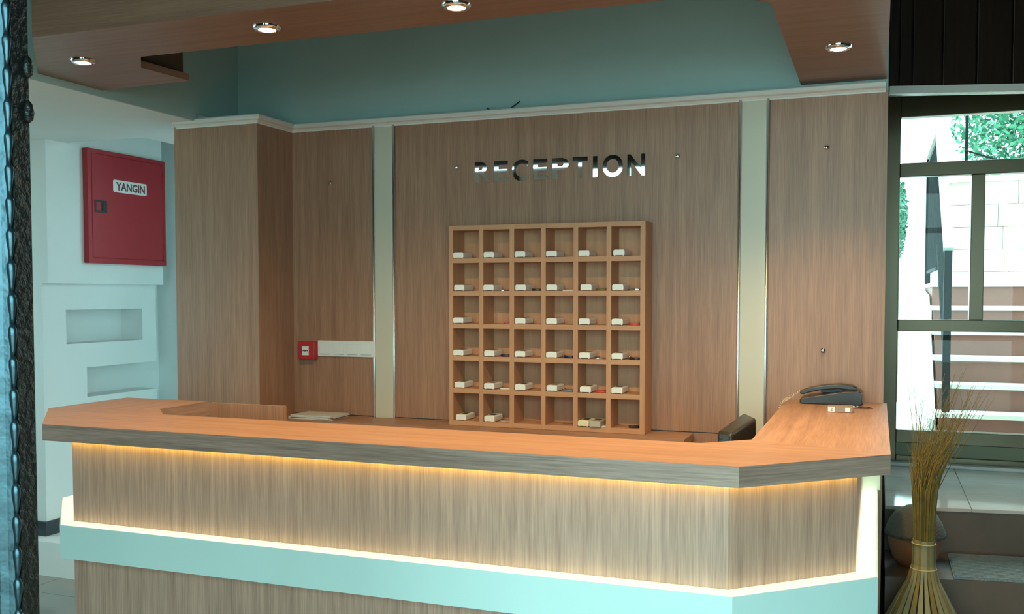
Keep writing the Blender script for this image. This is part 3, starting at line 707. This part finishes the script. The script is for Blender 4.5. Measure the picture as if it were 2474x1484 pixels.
for k in range(26):
    a = 2*math.pi*k/26; rw = 0.0095
    prof = [(0.165, 0.005), (0.150, 0.06), (0.105, 0.15), (0.062, 0.235), (0.044, 0.30), (0.041, 0.40)]
    v, f = [], []
    for i, (r, z) in enumerate(prof):
        r += random.uniform(-0.004, 0.004) if i == 0 else 0
        w = rw*(1.7 if i == 0 else 1.5 if i == 1 else 1.0 if i == 2 else 0.6)
        for s, dr_ in ((-1, 0), (1, 0), (1, -0.004), (-1, -0.004)):
            rr = r+dr_; v.append((SX+rr*math.cos(a)-s*w*math.sin(a), SY+rr*math.sin(a)+s*w*math.cos(a), SZ+z))
    for i in range(len(prof)-1):
        for j in range(4): f.append((4*i+j, 4*i+(j+1) % 4, 4*i+4+(j+1) % 4, 4*i+4+j))
    f += [(3, 2, 1, 0), tuple(4*(len(prof)-1)+j for j in range(4))]
    obj('reed', (v, f), straw_pale if k % 3 else straw, sh)
st = []
for k in range(170):
    a = random.uniform(0, 2*math.pi); q = math.sqrt(random.random()); lean = random.gauss(0, 0.25)
    tall = random.random()
    pz_ = [0.30, 0.42, 0.52, 0.60, 0.65+0.06*tall, 0.69+0.40*tall**2.4]
    pr = [0.040, 0.038, 0.043, 0.050, 0.056+0.008*tall, 0.066+0.05*tall]
    P = []
    for z, r in zip(pz_, pr):
        P.append((SX+r*q*math.cos(a)+ (0.30*tall*max(0, z-0.62)*(1+lean*2)), SY+r*q*math.sin(a), SZ+z))
    st.append(tube(P, [0.0023, 0.0023, 0.0021, 0.0017, 0.0013, 0.0005], 4))
    if tall > 0.35:
        e = Vector(P[-2]); tip = Vector(P[-1])
        for s in range(3):
            b0 = e.lerp(tip, 0.3+0.2*s); st.append(tube([b0, b0+Vector((random.uniform(-0.03, 0.045), random.uniform(-0.02, 0.02), random.uniform(0.03, 0.08)))], [0.0008, 0.0004], 3))
obj('stalks', join(*st), straw, sh, kind='stuff')
for z, r in ((0.285, 0.048), (0.385, 0.044)):
    obj('tie', torus((SX, SY, SZ+z), r, 0.0024, 'z', 28, 6), twine, sh, smooth=True)

# ================================================================== OUTSIDE
gr = obj('ground', join(box(-14, 14, -14, WY-0.12, -0.25, -0.1), box(-14, 14, 6.2, 22, -0.25, 0.565), box(-14, -6.4, WY-0.12, 6.2, -0.25, -0.1), box(3.2, 14, WY-0.12, 6.2, -0.25, -0.1)), paving); gr['kind'] = 'structure'
sx0 = 0.40
for k in range(14):
    for x0, x1 in ((-0.75, -0.215), (-0.205, 0.315)):
        y = 6.3 + k*0.55 + (0.2 if x0 < -0.5 else 0)
        obj('paving_slab', box(x0, x1, y, y+0.535, 0.565, 0.572), paving_light if (k + (x0 < -0.5)) % 2 else paving, gr)
ext = thing('stone_staircase', 'outdoor staircase with pinkish stone risers seen through the glass door', 'staircase', (1.3, 7.2, 0.565))
NS, r0, g0, ys0 = 6, 0.18, 0.235, 7.20
for k in range(NS):
    y0 = ys0 + g0*k; z1 = 0.57 + r0*(k+1)
    obj('riser', box(sx0, 2.6, y0, y0+g0 if k < NS-1 else 9.58, z1-r0, z1-0.03), stone_step, ext)
    obj('tread', box(sx0-0.015, 2.6, y0-0.012, (y0+g0) if k < NS-1 else 9.58, z1-0.03, z1), tread_m, ext)
    if k > 0: obj('core', box(sx0+0.01, 2.6, y0, 9.6, 0.57, z1-r0) if False else box(sx0+0.01, 2.6, y0+0.002, y0+g0, 0.57, z1-r0), ext_stone, ext)
wk = obj('garden_side_wall', prism([(sx0-0.06, ys0-0.02), (sx0-0.005, ys0-0.02), (sx0-0.005, 9.6), (sx0-0.06, 9.6)], 0.565, 0.60), ext_white)
# sloping side wall beside the stairs
v = [(x-0.013, y, z) for x, y, z in ((sx0-0.06, ys0+0.05, 0.566), (sx0-0.06, 9.6, 0.566), (sx0-0.06, 9.6, 1.62), (sx0-0.06, ys0+0.05+g0*5, 1.55), (sx0-0.06, ys0+0.05, 0.70))]
v += [(x+0.055, y, z) for x, y, z in v]
bpy.data.objects.remove(wk)
wk = obj('stair_side_wall', (v, [(4, 3, 2, 1, 0), (5, 6, 7, 8, 9)] + [(i, (i+1) % 5, 5+(i+1) % 5, 5+i) for i in range(5)]), ext_white); tag(wk, 'white rendered side wall rising along the outdoor stairs', 'wall')
rl = thing('stair_railing', 'black wrought-iron stair railing outside the glass door', 'railing', (0.44, 7.3, 0.75))
nx0, nz0, nz1, sl = 0.445, 0.752, 1.86, r0/g0
obj('newel', box(nx0-0.025, nx0+0.025, 7.27, 7.32, nz0, nz1), iron, rl, bevel=0.003)
LR = 1.32
def sloped(x0, x1, z0, z1, y0=7.29, L=LR, m=iron, n_='rail'):
    v = [(x0, y0, z0), (x1, y0, z0), (x1, y0, z1), (x0, y0, z1)]; v += [(x, y+L, z+sl*L) for x, y, z in v]
    return obj(n_, (v, [(0, 1, 2, 3), (7, 6, 5, 4), (0, 4, 5, 1), (1, 5, 6, 2), (2, 6, 7, 3), (3, 7, 4, 0)]), m, rl)
sloped(nx0-0.03, nx0+0.035, nz1-0.01, nz1+0.02, m=rail_pale, n_='handrail')
sloped(nx0-0.012, nx0+0.012, nz1-0.06, nz1-0.03); sloped(nx0-0.012, nx0+0.012, nz0+0.20, nz0+0.225)
for k in range(1, 12):
    y = 7.29 + k*0.118
    b_ = obj('baluster', box(nx0-0.008, nx0+0.008, y-0.008, y+0.008, nz0+0.20+sl*(y-7.29), nz1-0.04+sl*(y-7.29)), iron, rl)
    if k % 2: obj('scroll', torus((nx0, y+0.05, nz0+0.55+sl*(y-7.24)), 0.042, 0.006, 'x', 16, 6), iron, rl, smooth=True)
yl0, zl0 = 7.29+LR, nz1+sl*LR
def level(x0, x1, z0, z1, m=iron, n_='rail'): return obj(n_, box(x0, x1, yl0, 10.25, z0, z1), m, rl)
level(nx0-0.03, nx0+0.035, zl0-0.01, zl0+0.02, rail_pale, 'handrail'); level(nx0-0.012, nx0+0.012, zl0-0.06, zl0-0.03); level(nx0-0.012, nx0+0.012, 1.76, 1.785)
obj('newel', box(nx0-0.025, nx0+0.025, 10.22, 10.27, 1.652, zl0), iron, rl)
for k in range(16):
    y = yl0 + 0.05 + k*0.098
    obj('baluster', box(nx0-0.009, nx0+0.009, y-0.009, y+0.009, 1.76, zl0-0.04), iron, rl)
    if k % 2: obj('scroll', torus((nx0, y+0.045, 2.25), 0.04, 0.007, 'x', 16, 6), iron, rl, smooth=True)
rw_ = thing('retaining_wall', 'pale stone retaining wall at the head of the outdoor stairs', 'wall', (1.5, 9.8, 0.6))
random.seed(3)
zc_ = 0.565
for row in range(10):
    x = 0.60 + (0.12 if row % 2 else 0)
    xa = 0.60
    while xa < 3.2:
        xb = min(3.2, (x if xa == 0.60 and row % 2 else xa) + random.uniform(0.30, 0.5))
        obj('stone', box(xa+0.002, xb-0.002, 9.62+random.uniform(-0.008, 0.008), 9.9, zc_+0.002, zc_+0.198), ext_stone, rw_); xa = xb
    zc_ += 0.20
obj('coping', box(0.58, 3.2, 9.58, 9.94, zc_, zc_+0.05), ext_white, rw_)
hw = obj('white_house_wall', box(0.41, 1.09, 16.0, 16.5, 0.565, 7.0), ext_white); tag(hw, 'white sunlit house wall beyond the outdoor stairs', 'wall')
def foliage(n, c, rad, sz, seed):
    random.seed(seed); V, F = [], []
    for i in range(n):
        d = Vector((random.gauss(0, 1), random.gauss(0, 1), random.gauss(0, 1))).normalized()*random.random()**0.45
        p = Vector(c) + Vector((d.x*rad[0], d.y*rad[1], d.z*rad[2]))
        a = Vector((random.gauss(0, 1), random.gauss(0, 1), random.gauss(0, 1))).normalized(); b_ = a.cross(Vector((random.gauss(0, 1), random.gauss(0, 1), random.gauss(0, 1)))).normalized()
        s = sz*random.uniform(0.6, 1.4); k = len(V)
        V += [tuple(p-a*s), tuple(p+b_*s*0.45), tuple(p+a*s), tuple(p-b_*s*0.45)]; F.append((k, k+1, k+2, k+3))
    return V, F
tr_ = thing('garden_tree', 'leafy green tree behind the wire fence at the upper right', 'tree', (1.9, 11.6, 0.565))
obj('crown', foliage(16000, (1.95, 11.7, 3.5), (1.25, 0.8, 1.15), 0.038, 5), leafm, tr_, kind='stuff')
obj('trunk', tube([(1.9, 11.6, 0.565), (1.92, 11.65, 2.0), (1.95, 11.7, 3.4)], [0.09, 0.07, 0.04], 10), bark, tr_)
bs = thing('garden_shrub', 'pale green shrub glimpsed at the left edge of the glass door', 'shrub', (0.16, 9.6, 0.565))
obj('leaves', foliage(1500, (0.17, 9.6, 2.25), (0.07, 0.2, 0.35), 0.026, 9), leafm, bs, kind='stuff')
obj('stem', tube([(0.16, 9.6, 0.565), (0.165, 9.6, 2.2)], [0.02, 0.012], 8), bark, bs)
fe = thing('wire_fence', 'wire fence with white post on the wall in front of the tree', 'fence', (1.3, 10.1, 2.6))
obj('post', box(1.235, 1.285, 9.70, 9.75, 2.615, 3.9), ext_white, fe); obj('post', box(0.715, 0.74, 9.70, 9.725, 2.615, 3.9), iron, fe)
obj('wire', tube([(0.72, 9.69, 3.40), (1.7, 9.69, 3.02)], 0.008, 6), alu, fe); obj('wire', tube([(0.72, 9.69, 3.55), (1.7, 9.69, 3.22)], 0.010, 6), iron, fe); obj('wire', tube([(0.72, 9.69, 2.86), (1.25, 9.69, 2.66), (1.7, 9.69, 2.80)], 0.008, 6), iron, fe)
